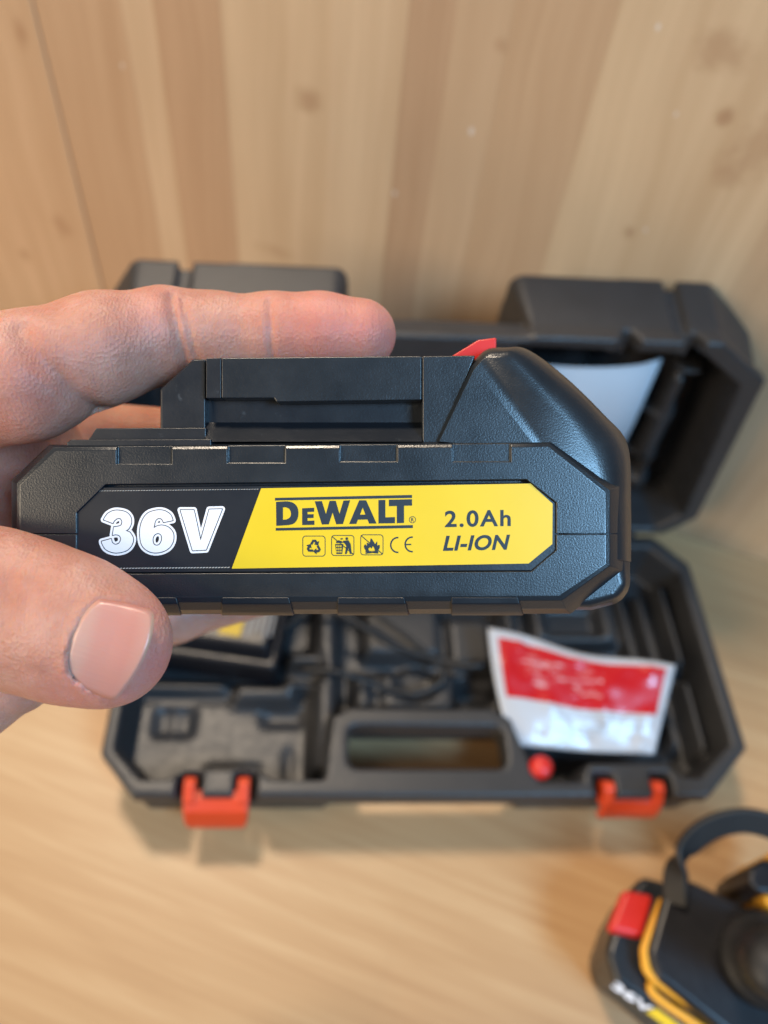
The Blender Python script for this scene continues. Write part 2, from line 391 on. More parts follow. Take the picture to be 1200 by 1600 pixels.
# ------------------------------------------------------------------ tool case
case = empty('tool_case', (0.07, 0.21, 0))
tag(case, 'open dark grey moulded plastic tool case with red latches, its lid propped against the wall', 'tool case')
CO = Vector((0.07, 0.21, 0))
def at(v): return Vector(v) - CO
XL, XR, YF, YB, ZR = -0.112, 0.2495, 0.123, 0.298, 0.045
def build_base():
    g = 0.0013
    xs = np.arange(XL - 0.004, XR + 0.005, g); ys = np.arange(YF - 0.006, YB + 0.006, g); zs = np.arange(-0.0015, ZR + 0.012, g)
    X2, Y2 = np.meshgrid(xs, ys, indexing='ij')
    outer = [(XL, .145), (XL + .020, YF), (XR - .030, YF), (XR, .150), (XR, YB - .022), (XR - .020, YB), (XL + .020, YB), (XL, YB - .022)]
    do = sd_poly(X2, Y2, outer)
    body = [(XL + .003, .148), (XL + .021, YF + .004), (.010, YF + .004), (.016, .168), (.112, .168), (.118, YF + .004), (XR - .031, YF + .004), (XR - .003, .151),
            (XR - .003, YB - .023), (XR - .021, YB - .003), (XL + .021, YB - .003), (XL + .003, YB - .023)]
    db = sd_poly(X2, Y2, body)
    inner = [(XL + .009, .149), (XL + .024, YF + .011), (-.075, YF + .011), (-.068, .139), (-.028, .139), (-.020, YF + .011), (.006, YF + .011), (.010, .168), (.020, .174), (.104, .174), (.115, .168), (.124, YF + .013),
             (.148, YF + .013), (.153, .143), (.199, .143), (.207, YF + .013), (XR - .034, YF + .012), (XR - .011, .154), (XR - .011, YB - .028), (XR - .026, YB - .012), (XL + .026, YB - .012), (XL + .009, YB - .028)]
    di = sd_poly(X2, Y2, inner)
    # the moulded inside as a height map
    H = np.full(X2.shape, 0.011)
    def rect(x0, x1, y0, y1, z, op='set'):
        m = (X2 > x0) & (X2 < x1) & (Y2 > y0) & (Y2 < y1)
        H[m] = z if op == 'set' else np.maximum(H[m], z)
    def disc(x, y, r, z): H[(X2 - x) ** 2 + (Y2 - y) ** 2 < r * r] = z
    rect(-.11, .002, .10, .188, .016)
    rect(-.092, -.070, .166, .182, .0125); rect(-.082, -.080, .166, .182, .016)
    rect(-.030, -.006, .172, .183, .0125)
    rect(-.060, -.028, .145, .148, .013); rect(-.014, -.012, .140, .158, .013)
    rect(-.048, -.010, .184, .196, .026)                      # ledge behind the battery bay
    rect(-.11, -.050, .190, .198, .021)
    rect(-.11, .0, .198, .30, .014)
    rect(.000, .014, .14, .30, .036)                          # divider
    rect(-.016, .004, .192, .214, .032); rect(-.016, .004, .196, .205, .019)
    rect(.016, .118, .17, .30, .017)
    rect(.024, .095, .176, .202, .030); rect(.034, .040, .176, .202, .026)
    rect(.030, .080, .212, .255, .030); disc(.062, .196, .012, .024)
    rect(.082, .112, .205, .24, .032)
    rect(.086, .118, .176, .196, .012)
    rect(.118, .128, .14, .30, .034); rect(.118, .128, .20, .225, .016)
    rect(.128, .24, .13, .30, .015)
    rect(.20, .205, .16, .27, .036); rect(.214, .219, .155, .262, .032); rect(.2275, .234, .150, .20, .034); rect(.2275, .234, .206, .268, .036)
    rect(.14, .196, .225, .262, .027); rect(.15, .186, .232, .256, .017)
    rect(.14, .196, .27, .278, .032); rect(.02, .11, .268, .276, .036)
    H = blur(H, 1, 3)
    wall_h = np.full(X2.shape, ZR)
    notch = ((np.abs(X2 + .0635) < .0048) | (np.abs(X2 + .0345) < .0048) | (np.abs(X2 - .1605) < .0048) | (np.abs(X2 - .1935) < .0048)) & (Y2 < .1345)
    t = np.clip(0.5 - di / 0.0022, 0, 1)
    top = np.where(True, wall_h * (1 - t) + H * t, 0)
    top = np.where(notch, 0.020, top)
    top = np.where((X2 > .1245) & (X2 < .149) & (Y2 < .1415) & (Y2 > .132), np.minimum(top, .036), top)
    top = blur(top, 1, 1)
    Z = zs[None, None, :]
    rimband = np.maximum(do[:, :, None], np.maximum(0.0345 - Z, Z - ZR - .02))
    bod = np.maximum(db[:, :, None] + np.clip((0.02 - Z) * 0.10, 0, .003), np.maximum(-Z, Z - ZR - .02))
    bar = np.maximum(sd_poly(X2, Y2, [(.004, YF + .001), (.124, YF + .001), (.126, .150), (.112, .175), (.016, .175), (.002, .150)])[:, :, None], np.maximum(0.026 - Z, Z - ZR - .02))
    rim_only = np.maximum(rimband, -(di[:, :, None] + .0004))   # the rim is a band, the floor comes from the body
    solid = smin(smin(bod, rim_only, .002), bar, .002)
    hole = sd_poly(X2, Y2, [(.026, .1440), (.102, .1440), (.102, .1560), (.026, .1560)]) - .006
    solid = smax(solid, -hole[:, :, None], .002)
    F = smax(solid, (Z - top[:, :, None]) * 0.8, .0016)
    me = nets(F, xs, ys, zs, 'base')
    me.transform(Matrix.Translation(-CO))
    return me
base = link('base', build_base(), M_CASE, case)

LH = Vector((0, 0.294, 0.050)); LA = math.radians(4)
LBASIS = Matrix((Vector((1, 0, 0)), Vector((0, math.sin(LA), math.cos(LA))), Vector((0, math.cos(LA), -math.sin(LA))))).transposed()
def lidp(x, w, n): return LH + LBASIS @ Vector((x, w, n))
LT = 0.046
def build_lid():
    g = 0.0014
    xs = np.arange(-.124, .252, g); ys = np.arange(-.005, .186, g); zs = np.arange(-.004, LT + .004, g)
    X2, Y2 = np.meshgrid(xs, ys, indexing='ij'); Z = zs[None, None, :]
    top = lambda x: .1520 + .006 * (x + .1) / .3
    rim = [(-.110, .002), (-.115, .020), (-.116, .132), (-.098, top(-.1)), (.005, top(0)), (.010, .1535), (.100, .1555), (.106, top(.105)), (.209, top(.2)), (.242, .136), (.250, .020), (.232, .002)]
    dr = sd_poly(X2, Y2, rim)
    body = [(-.107, .004), (-.112, .022), (-.113, .130), (-.097, top(-.1) + .001), (.004, top(0) + .001), (.007, .118), (.104, .118), (.107, top(.105) + .001), (.208, top(.2) + .001), (.240, .134), (.247, .022), (.230, .004)]
    db = sd_poly(X2, Y2, body)
    inner = [(-.101, .010), (-.106, .026), (-.106, .128), (-.094, .143), (-.002, .144), (.001, .112), (.110, .112), (.114, .147), (.199, .149), (.226, .130), (.236, .024), (.224, .010)]
    di = sd_poly(X2, Y2, inner)
    H = np.full(X2.shape, LT - .004)
    def rect(x0, x1, y0, y1, z):
        m = (X2 > x0) & (X2 < x1) & (Y2 > y0) & (Y2 < y1); H[m] = z
    rect(.104, .152, .02, .135, .030); rect(.198, .210, .05, .124, .016); rect(.196, .216, .126, .134, .010)
    rect(.112, .215, .088, .093, .016); rect(.10, .22, .03, .036, .018); rect(.10, .22, .052, .057, .022)
    rect(.206, .214, .02, .10, .018); rect(-.09, -.02, .03, .13, .028); rect(0, .09, .02, .09, .026)
    H = blur(H, 1, 3)
    t = np.clip(0.5 - di / 0.0024, 0, 1)
    ntop = 0 * (1 - t) + H * t
    # slots cut in the upper rim for the latch hooks
    sl = ((np.abs(X2 - .158) < .004) | (np.abs(X2 - .193) < .004)) & (Y2 > .142)
    ntop = np.where(sl, .009, ntop)
    sl = ((X2 > .1) & (X2 < .146)) & (Y2 > .138) & (Y2 < .150)
    ntop = np.where(sl, .02, ntop)
    ntop = blur(ntop, 1, 1)
    rb = np.maximum(np.maximum(dr[:, :, None], np.maximum(-Z - .02, Z - .0095)), -(di[:, :, None] + .0004))
    grow = np.clip(Z - .010, 0, 1) * 0.22
    bod = np.maximum(db[:, :, None] - np.where(Y2[:, :, None] > .10, grow, -grow * .6), np.maximum(-Z - .02, Z - LT))
    bar = np.maximum(sd_poly(X2, Y2, [(-.002, .115), (.112, .115), (.112, .153), (-.002, .151)])[:, :, None], np.maximum(-Z - .02, Z - .018))
    hole = sd_poly(X2, Y2, [(.02, .125), (.090, .125), (.090, .138), (.02, .138)]) - .005
    solid = smin(smin(bod, rb, .002), smax(bar, -hole[:, :, None], .002), .002)
    for gx in (-.074, .188):                                  # moulded grooves over the top blocks
        gr = np.maximum(np.abs(X2[:, :, None] - gx) - .0035 + 0 * Z, np.maximum(.142 - Y2[:, :, None] + 0 * Z, .006 - Z + 0 * X2[:, :, None]))
        gr = np.maximum(gr, -(solid + .003))
        solid = smax(solid, -gr, .0015)
    F = smax(solid, (ntop[:, :, None] - Z) * 0.8, .0018)
    me = nets(F, xs, ys, zs, 'lid')
    m = LBASIS.to_4x4(); m.translation = LH - CO
    me.transform(m); return me
lid = link('lid', build_lid(), M_CASE, case)
# hinge pins between base and lid
for hx in (-.06, .07, .20):
    v, f = tube([at((hx - .014, .297, .047)), at((hx + .014, .297, .047))], .0042, 10)
    link('hinge', mesh('hinge', v, f, True), M_CASE, case)

def latch(cx, tilt, name):
    """red clip: two prongs hooked into the rim and a curved lever hanging in front"""
    root_v, root_f = [], []
    prof = [(.1275, .0405), (.1225, .0415), (.1165, .0385), (.1125, .0320), (.1116, .0270), (.1128, .0220), (.1146, .0217), (.1141, .0270), (.1148, .0312), (.1182, .0362), (.1235, .0385), (.1275, .0375)]
    rings = []
    for k, s in enumerate((-.0170, -.0158, -.008, .008, .0158, .0170)):
        rings.append([Vector((cx + s * (1 - .30 * max(0, (.036 - z) / .020) ** 1.5), y + (abs(s) > .0165) * .0008, z + (0.0012 * (abs(s) / .0185) ** 2) - (abs(s) > .0165) * .0005)) for y, z in prof])
    piv = Vector((cx, .1275, .039))
    R = Matrix.Rotation(tilt, 3, 'X')
    v, f = loft_data(rings)
    v = [at(piv + R @ (p - piv)) for p in v]
    lo = bevel(link(name, mesh(name, v, f), M_LATCH, case), .0006, 2)
    for s in (-1, 1):
        x0 = cx + s * .0140
        rr = [[at(piv + R @ (Vector((x0 + dx, y, z)) - piv)) for dx, y, z in ((-.003, y_, z0), (.003, y_, z0), (.003, y_, z1), (-.003, y_, z1))] for y_, z0, z1 in ((.1200, .033, .0425), (.1290, .034, .0465), (.1330, .036, .0450))]
        bevel(link('prong', mesh('prong', *loft_data(rr)), M_LATCH, lo), .0008, 2)
    return lo
latch(-.049, 0.0, 'latch')
latch(.177, math.radians(24), 'latch')

# ---- things lying in the case
def boxmesh(name, x0, x1, y0, y1, z0, z1, top_in=0.0):
    i = top_in
    return mesh(name, *loft_data([[(x0, y0, z0), (x1, y0, z0), (x1, y1, z0), (x0, y1, z0)], [(x0 + i, y0 + i, z1), (x1 - i, y0 + i, z1), (x1 - i, y1 - i, z1), (x0 + i, y1 - i, z1)]]))
ch = empty('battery_charger', (-.058, .232, .015), Matrix.Rotation(math.radians(-8), 3, 'Z'))
tag(ch, 'black charger with small yellow label lying in the left rear of the case', 'charger')
bevel(link('housing', boxmesh('housing', -.040, .040, -.030, .036, .001, .026), M_BLACK, ch), .003, 3)
bevel(link('cover', boxmesh('cover', -.038, .037, -.026, .034, .026, .037, .004), M_BLACK, ch), .0025, 3)
bevel(link('yellow_label', boxmesh('yellow_label', .004, .017, -.018, .010, .0372, .0374), plastic('dark_yellow_print', (0.50, 0.32, 0.008), 0.5), ch), .0015, 2)
for k in range(5):
    link('print_line', boxmesh('print_line', .0195 + k * .0034, .0212 + k * .0034, -.017 + (k % 3) * .002, .009 - (k % 2) * .003, .0372, .0374), M_GREYP, ch)
v, f = tube([p - Vector((-.058, .232, .015)) for p in spline([(-.02, .225, .035), (.0, .236, .046), (.02, .228, .047), (.045, .214, .043), (.075, .205, .040), (.098, .200, .043), (.112, .215, .036), (.118, .24, .03)])], .0021, 8)
cable_me = mesh('cable', v, f, True)
cable = link('cable', cable_me, M_RUBBER, ch); cable.rotation_euler.z = math.radians(8)
v, f = tube([p - Vector((-.058, .232, .015)) for p in spline([(-.022, .246, .036), (.005, .256, .047), (.03, .238, .045), (.06, .216, .041), (.078, .196, .036), (.06, .186, .0335), (.04, .19, .0335), (.014, .196, .040), (-.006, .199, .036)])], .0019, 8)
cable = link('cable', mesh('cable', v, f, True), M_RUBBER, ch); cable.rotation_euler.z = math.radians(8)

# white and red packet
def packet():
    q = [Vector((.1030, .2182, .056)), Vector((.2127, .1940, .058)), Vector((.1950, .1477, .040)), Vector((.1135, .1530, .038))]   # TL TR BR BL
    nx, ny = 44, 26; top, bot = [], []
    cen = sum(q, Vector()) / 4
    rnd = random.Random(4)
    bumps = [(rnd.random(), rnd.random(), rnd.uniform(.03, .11), rnd.uniform(-.0014, .0016)) for _ in range(60)]
    uv = []
    for j in range(ny + 1):
        for i in range(nx + 1):
            s, t = i / nx, j / ny
            p = q[0] * (1 - s) * (1 - t) + q[1] * s * (1 - t) + q[2] * s * t + q[3] * (1 - s) * t
            p += Vector((0, 1, 0)) * .0022 * math.sin(math.pi * s) * (1 - t) * -1 + Vector((0, .0012 * math.sin(9 * s), 0)) * (1 - t) + Vector((-.0025 * math.sin(math.pi * t), 0, 0)) * (1 - s)
            e = min(s / .06, (1 - s) / .06, t / .09, (1 - t) / .09, 1)
            pil = .0030 * e * (math.sin(math.pi * s) * math.sin(math.pi * t)) ** .5
            cr = sum(a * math.exp(-((s - x) ** 2 * 3 + (t - y) ** 2) / r ** 2) for x, y, r, a in bumps)
            z = pil + cr * e + .0012 * math.sin(7 * s + 1)
            top.append(p + Vector((0, 0, z))); bot.append(p + Vector((0, 0, -pil * .5 + .0012 * math.sin(7 * s + 1) - .0004)))
            uv.append((s, 1 - t))
    n = nx + 1; v = [p - cen for p in top + bot]; f = []; o = len(top)
    for j in range(ny):
        for i in range(nx):
            a = j * n + i
            f.append((a, a + 1, a + n + 1, a + n)); f.append((o + a, o + a + n, o + a + n + 1, o + a + 1))
    ring = [i for i in range(n)] + [j * n + nx for j in range(1, ny + 1)] + [ny * n + i for i in range(nx - 1, -1, -1)] + [j * n for j in range(ny - 1, 0, -1)]
    for a, b in zip(ring, ring[1:] + ring[:1]): f.append((a, o + a, o + b, b))
    me = mesh('packet', v, f, True)
    l = me.uv_layers.new(name='UVMap')
    for lp in me.loops: l.data[lp.index].uv = uv[lp.vertex_index % o]
    m, nt, b = newmat('printed_plastic_packet')
    tc = nt.nodes.new('ShaderNodeTexCoord'); sp = nt.nodes.new('ShaderNodeSeparateXYZ'); nt.links.new(tc.outputs['UV'], sp.inputs[0])
    U, Vv = sp.outputs[0], sp.outputs[1]
    def band(x, lo, hi): return math_(nt, 'MULTIPLY', math_(nt, 'GREATER_THAN', x, lo), math_(nt, 'LESS_THAN', x, hi))
    red = math_(nt, 'MULTIPLY', band(U, .05, .955), band(Vv, .40, .925))
    gw = nt.nodes.new('ShaderNodeMapping'); gw.inputs['Scale'].default_value = (9, 26, 1); nt.links.new(tc.outputs['UV'], gw.inputs[0])
    nz = noise(nt, gw.outputs[0], 1.0, 3, 0.7)
    lines = math_(nt, 'MULTIPLY', math_(nt, 'MULTIPLY', band(U, .3, .9), band(Vv, .10, .38)), ramp(nt, nz, [(.42, (0, 0, 0)), (.62, (1, 1, 1))]))
    col = mixc(nt, (.46, .47, .50), (.20, .20, .21), math_(nt, 'MULTIPLY', lines, .55))
    pr = math_(nt, 'MULTIPLY', math_(nt, 'MULTIPLY', band(U, .15, .62), band(Vv, .54, .84)), ramp(nt, nz, [(.54, (0, 0, 0)), (.60, (1, 1, 1))]))
    rc = mixc(nt, (.46, .004, .008), (.62, .42, .44), math_(nt, 'MULTIPLY', pr, .75))
    col = mixc(nt, col, rc, red)
    nt.links.new(col, b.inputs['Base Color'])
    b.inputs['Roughness'].default_value = .30
    b.inputs['Coat Weight'].default_value = .25; b.inputs['Coat Roughness'].default_value = .10
    return me, m, cen
pm, pmat, pc = packet()
pk = link('packet', pm, pmat); pk.location = pc
tag(pk, 'small white plastic packet with red printed band lying on the open case', 'packet')
# red knob
kb = empty('red_knob', (.1265, .1385, .036)); tag(kb, 'small round red plastic knob standing beside the case handle', 'knob')
rings = [[(r * math.cos(a), r * math.sin(a), z) for a in [2 * math.pi * k / 18 for k in range(18)]] for r, z in ((.0035, 0), (.0038, .004), (.0058, .0056), (.0066, .0085), (.0060, .0115), (.0040, .0134), (.001, .014))]
link('head', mesh('head', *loft_data(rings), True), M_RED, kb)
# booklet in the lid
def booklet():
    rows = []; n = 16
    for j, w in enumerate((.026, .078, .1285)):
        rows.append([lidp(.108 + (.189 - .108) * i / n + (.001 if j == 1 else 0), w + .005 * (i / n), .018 - .0045 * math.sin(math.pi * i / n) + .004 * max(0, (i / n - .75) / .25) ** 2 - .003 * j / 2) for i in range(n + 1)])
    nn = n + 1; th = LBASIS @ Vector((0, 0, .0012))
    v = [p - lidp(.15, .03, .022) for r in rows for p in r]; m = len(v); v += [p + th for p in v]
    f = []
    for j in range(2):
        for i in range(n):
            a = j * nn + i; f += [(a, a + 1, a + nn + 1, a + nn), (m + a, m + a + nn, m + a + nn + 1, m + a + 1)]
    ring = list(range(nn)) + [nn + n, 2 * nn + n] + [2 * nn + i for i in range(n - 1, -1, -1)] + [nn]
    for a, b in zip(ring, ring[1:] + ring[:1]): f.append((a, m + a, m + b, b))
    return mesh('booklet', v, f, True)
bo = link('booklet', booklet(), M_PAPER); bo.location = lidp(.15, .03, .022)
tag(bo, 'folded white instruction booklet tucked upright inside the case lid', 'booklet')
# ------------------------------------------------------------------ power tool, lower right
TO = Vector((.20, .055, 0))
tool = empty('power_tool', TO)
tag(tool, 'black and amber cordless tool with red battery button lying in front of the case', 'power tool')
def pxz(u, v, z):
    r = ROT @ Vector(((u - 600) / FPX, (v - 800) / FPX, 1)); t = (z - CAM_H) / r.z
    return CAM + r * t
def slab(name, pts, z0, z1, mat, parent=tool, bw=.003, inset=0.0, ref=None):
    """vertical-sided block whose top outline is given in the plane z1"""
    P = [Vector((p[0], p[1], 0)) for p in pts]; c = sum(P, Vector()) / len(P)
    r0 = [p + (p - c).normalized() * inset + Vector((0, 0, z0)) - TO for p in P]; r1 = [p + Vector((0, 0, z1)) - TO for p in P]
    return bevel(link(name, mesh(name, *loft_data([r0, r1])), mat, parent), bw, 3)
def T(pts, z): return [tuple(pxz(u, v, z)[:2]) for u, v in pts]
pack = slab('battery', T([(1004, 1366), (1054, 1380), (1066, 1424), (1055, 1560), (1090, 1630), (1022, 1580), (962, 1536), (946, 1486), (970, 1414)], .050), 0.0, .050, M_SHELL2, bw=.004, inset=-.006)
def edge_map(p, q, h, z):
    a, b_ = Vector(p), Vector(q)
    nrm = Vector((-(b_ - a).y, (b_ - a).x)).normalized()
    def f(u, v):
        w = a + (b_ - a) * u + nrm * h * v
        return pxz(w.x, w.y, z) - TO
    return f
bt = slab('button', T([(976, 1388), (1024, 1398), (1006, 1467), (950, 1454)], .0535), .046, .0535, M_RED, pack, bw=.003)
foot = slab('foot', T([(1038, 1395), (1080, 1372), (1185, 1424), (1290, 1420), (1330, 1680), (1180, 1650), (1025, 1528), (1012, 1486)], .062), .040, .062, M_BLACK, bw=.004)
def trim(pts, z, r): 
    v, f = tube([p - TO for p in spline([pxz(u, vv, z) for u, vv in pts], 6)], r, 8)
    return link('trim', mesh('trim', v, f, True), M_AMBER, tool)
trim([(1036, 1408), (1012, 1470), (1008, 1496), (1024, 1530), (1130, 1600), (1200, 1640)], .057, .0024)
trim([(1022, 1526), (1020, 1552), (1080, 1596), (1140, 1632)], .052, .0021)
# grip and head rising to the right, cut by the frame
def ringz(u, v, z, rx, ry): 
    c = pxz(u, v, z) - TO
    return [c + Vector((rx * math.cos(a), ry * math.sin(a), 0)) for a in [2 * math.pi * k / 24 for k in range(24)]]
rg = [ringz(1200, 1500, .058, .024, .022), ringz(1200, 1500, .066, .0235, .0215), ringz(1203, 1502, .070, .021, .019), ringz(1206, 1504, .072, .017, .015), ringz(1215, 1508, .110, .016, .014), ringz(1225, 1512, .120, .012, .011)]
link('grip', mesh('grip', *loft_data(rg), True), M_RUBBER, tool)
# arched guard
gp = spline([pxz(1056, 1412, .062), pxz(1058, 1356, .070), pxz(1084, 1312, .080), pxz(1128, 1287, .088), pxz(1180, 1284, .092), pxz(1240, 1310, .092), pxz(1290, 1370, .085)], 7)
rings = []
for i, p in enumerate(gp):
    a = gp[max(i - 1, 0)]; b_ = gp[min(i + 1, len(gp) - 1)]; t = (b_ - a).normalized()
    wd = Vector((.30, .62, .70)); wd = (wd - t * wd.dot(t)).normalized(); th = t.cross(wd).normalized()
    rings.append([p - TO + wd * a1 * .0062 + th * a2 * .0020 for a1, a2 in ((-1, -.6), (-.85, -1), (.85, -1), (1, -.6), (1, .6), (.85, 1), (-.85, 1), (-1, .6))])
gm = mesh('guard', *loft_data(rings)); bevel(link('guard', gm, M_RUBBER, tool), .0006, 1)
slab('nose', T([(1205, 1330), (1190, 1346), (1196, 1408), (1210, 1424), (1300, 1440), (1300, 1320)], .066), .03, .066, M_AMBER, bw=.003)
slab('bolt', T([(1190, 1342), (1172, 1358), (1170, 1376), (1186, 1394), (1230, 1398), (1240, 1345)], .070), .03, .070, M_BLACK, bw=.002)
# ------------------------------------------------------------------ writing helper
def fill_curve(name, loops, to3d):
    """flat filled shape (holes by overlap) from loops of points"""
    cu = bpy.data.curves.new(name, 'CURVE'); cu.dimensions = '2D'; cu.fill_mode = 'FRONT'
    for L in loops:
        s = cu.splines.new('POLY'); s.points.add(len(L) - 1); s.use_cyclic_u = True
        for p, q in zip(s.points, L): p.co = (q[0], q[1], 0, 1)
    o = bpy.data.objects.new('tmp', cu); C.objects.link(o)
    dg = bpy.context.evaluated_depsgraph_get(); dg.update()
    me = bpy.data.meshes.new_from_object(o.evaluated_get(dg))
    bpy.data.objects.remove(o)
    for v in me.vertices: v.co = to3d(v.co.x, v.co.y)
    me.name = name
    return me
def text_mesh(name, body, box, to3d, offset=0.0, shear=0.0, space=1.0, grow=0.0):
    cu = bpy.data.curves.new(name, 'FONT'); cu.body = body; cu.size = 1.0; cu.offset = offset; cu.shear = shear; cu.space_character = space; cu.resolution_u = 6
    cu.dimensions = '2D'; cu.fill_mode = 'FRONT'
    cu2 = cu
    o = bpy.data.objects.new('tmp', cu); C.objects.link(o)
    dg = bpy.context.evaluated_depsgraph_get(); dg.update()
    me = bpy.data.meshes.new_from_object(o.evaluated_get(dg))
    xs = [v.co.x for v in me.vertices]; ys = [v.co.y for v in me.vertices]
    x0, x1, y0, y1 = min(xs), max(xs), min(ys), max(ys)
    bpy.data.objects.remove(o)
    u0, v0, u1, v1 = box; slope = 0 if len(box) == 4 else box[4]
    for v in me.vertices:
        a = (v.co.x - x0) / (x1 - x0); c = (v.co.y - y0) / (y1 - y0)
        u = u0 + a * (u1 - u0); vv = v1 + c * (v0 - v1) - 0.018 * (u - u0)
        v.co = to3d(u, vv)
    me.name = name
    return me

def text_on(name, body, fn, mat, parent, offset=.04):
    me = text_mesh(name, body, (0, 0, 1, 1), lambda u, v: Vector((u, v + .018 * u, 0)), offset=offset)
    for v in me.vertices: v.co = fn(v.co.x, v.co.y)
    return link(name, me, mat, parent)
text_on('voltage_text', '36V', edge_map((962, 1532), (1022, 1575), 13, .0505), M_WHITE, pack)
fy = edge_map((1026, 1575), (1100, 1630), 15, .0505)
link('yellow_sticker', mesh('yellow_sticker', [fy(0, 0), fy(1, 0), fy(1, 1), fy(-.1, 1)] + [fy(a, b_) - Vector((0, 0, .0003)) for a, b_ in ((0, 0), (1, 0), (1, 1), (-.1, 1))], [(0, 1, 2, 3), (7, 6, 5, 4), (0, 4, 5, 1), (1, 5, 6, 2), (2, 6, 7, 3), (3, 7, 4, 0)]), M_YEL, pack)
# ------------------------------------------------------------------ hand-held battery (local axes: x right, y away, z up)
D0 = 0.145                                     # the printed face is 145 mm from the lens
HB = Matrix((RIGHT, FWD, UP)).transposed()
def lens(u, v, y):                             # lens-axes point (x, y away, z up) of a photo position on the plane y behind the face
    d = D0 + y
    return Vector(((u - 600) / FPX * d, d, (800 - v) / FPX * d))
BO = lens(500, 956, .030)
batt = empty('battery_pack', CAM + HB @ BO, HB)
tag(batt, 'black slide-on battery pack with yellow 36V lithium label held in the hand', 'battery')
def bp(u, v, y): return lens(u, v, y * .001) - BO
def prism(name, pts, y0, y1, mat=None, parent=batt, bw=0.0, seg=2):
    fr = [bp(u, v, y0) for u, v in pts]
    bk_ = [p + Vector((0, (y1 - y0) * .001, 0)) for p in fr]
    me = mesh(name, *loft_data([fr, bk_]))
    if mat is None: return me
    o = link(name, me, mat, parent)
    if bw: bevel(o, bw * .001, seg)
    return o
def straight(rings_px, y_last):
    """loft in depth; the last ring is pushed straight back"""
    rings = []
    for pts, y in rings_px: rings.append([bp(u, v, y) for u, v in pts])
    rings.append([p + Vector((0, (y_last - rings_px[-1][1]) * .001, 0)) for p in rings[-1]])
    return rings
F0 = [(31, 758), (87, 704), (857, 698), (946, 769), (946, 881), (874, 931), (90, 934), (31, 884)]
F1 = [(26, 755), (83, 699), (859, 693), (953, 766), (953, 884), (878, 938), (86, 942), (26, 888)]
F2 = [(20, 752), (79, 696), (862, 690), (963, 762), (963, 888), (884, 951), (82, 954), (20, 891)]
F3 = [(18, 750), (77, 695), (864, 689), (974, 757), (974, 893), (892, 959), (80, 960), (18, 893)]
def shell_solid():
    v, f = loft_data(straight([(F0, 0), (F1, .35), (F2, 2.2), (F3, 5.5)], 30))
    return mesh('shell', v, f)
recess = [(99, 801), (146, 755), (832, 747), (881, 785), (881, 862), (840, 897), (150, 901), (99, 862)]
notches = [(164, 254, 694, 722), (345, 439, 692, 720), (528, 622, 691, 718), (712, 807, 690, 718)]
def cutters():
    c = [prism('cut', recess, -6, 2.3)]
    for a, b_, t, q in notches:
        c.append(prism('cut', [(a, t - 30), (b_, t - 30), (b_, q), (a, q)], -6, .75))
    return c
SEAM = 840
for nm, v0, v1 in (('upper_shell', 400, SEAM - .6), ('lower_shell', SEAM + .6, 1200)):
    o = link(nm, shell_solid(), M_SHELL, batt)
    boolean(o, cutters())
    boolean(o, [prism('cut', [(-200, v0), (1300, v0), (1300, v1), (-200, v1)], -20, 60)], 'INTERSECT')
    if not o.data.materials: o.data.materials.append(M_SHELL)
    bevel(o, .00016, 3, 20)
# raised grip pads along the lower edge
for a, b_ in ((168, 276), (346, 452), (527, 632), (705, 810)):
    rr = []
    for u, w in ((a, 0), (b_, 8)):
        P = [bp(u + w * k, v_, y_) for k, v_, y_ in ((0, 933, -.12), (.3, 943.5, .12), (.7, 956.2, 1.9), (1, 962, 5.4), (1, 957, 6.5), (0, 938, 1.5))]
        rr.append(P)
    bevel(link('grip_pad', mesh('grip_pad', *loft_data(rr)), M_SHELL2, batt), .00025, 2)
# rear housing
K0 = [(122, 696), (862, 700), (908, 712), (955, 765), (972, 880), (979, 914), (962, 936), (922, 947), (122, 950)]
K1 = [(120, 691), (866, 691), (978, 689), (986, 705), (986, 880), (986, 918), (968, 942), (925, 953), (120, 954)]
v, f = loft_data(straight([(K0, 4.6), (K1, 9.0)], 62))
bevel(link('rear_housing', mesh('rear_housing', v, f), M_SHELL, batt), .0014, 4)
# hump over the latch
def hump_ring(pts, n=7):
    out = [pts[0]] + [(p.x, p.y) for p in spline([(u, v, 0) for u, v in pts[1:]], n)]
    return out + [(900, pts[-1][1]), (840, 704)]
Hs = [([(686, 690), (740, 578), (758, 560), (780, 556), (800, 561), (838, 600), (884, 650), (924, 715), (948, 790), (950, 872)], 1.6),
      ([(684, 690), (738, 572), (758, 553), (782, 549), (808, 553), (852, 593), (903, 645), (944, 712), (960, 790), (962, 874)], 2.3),
      ([(683, 690), (737, 569), (759, 548), (786, 545), (818, 548), (868, 586), (926, 640), (970, 708), (975, 790), (976, 876)], 4.4),
      ([(682, 690), (736, 568), (760, 546), (790, 543), (824, 546), (880, 586), (944, 648), (981, 696), (986, 790), (986, 878)], 9.0)]
v, f = loft_data(straight([(hump_ring(p), y) for p, y in Hs], 62))
hump = link('latch_hood', mesh('latch_hood', v, f), M_SHELL, batt); bevel(hump, .0003, 2, 40)
# slide rail
prism('rail_block', [(250, 692), (250, 608), (301, 561), (742, 556), (742, 692)], 7.6, 60, M_SHELL2, bw=.35)
prism('rail_lip', [(346, 559), (659, 556), (659, 625), (432, 628), (428, 622), (346, 622)], 3.2, 9.0, M_SHELL, bw=.25)
prism('rail_end', [(322, 560), (345.5, 559), (345.5, 622), (322, 622)], 3.5, 9.0, M_SHELL2, bw=.15)
prism('rail_cheek', [(251, 690), (251, 609), (302, 562), (321, 561), (321, 690)], 5.6, 9.0, M_SHELL2, bw=.3)
prism('rail_wall', [(660, 556), (743, 555), (690, 692), (660, 692)], 2.9, 9.0, M_SHELL, bw=.3)
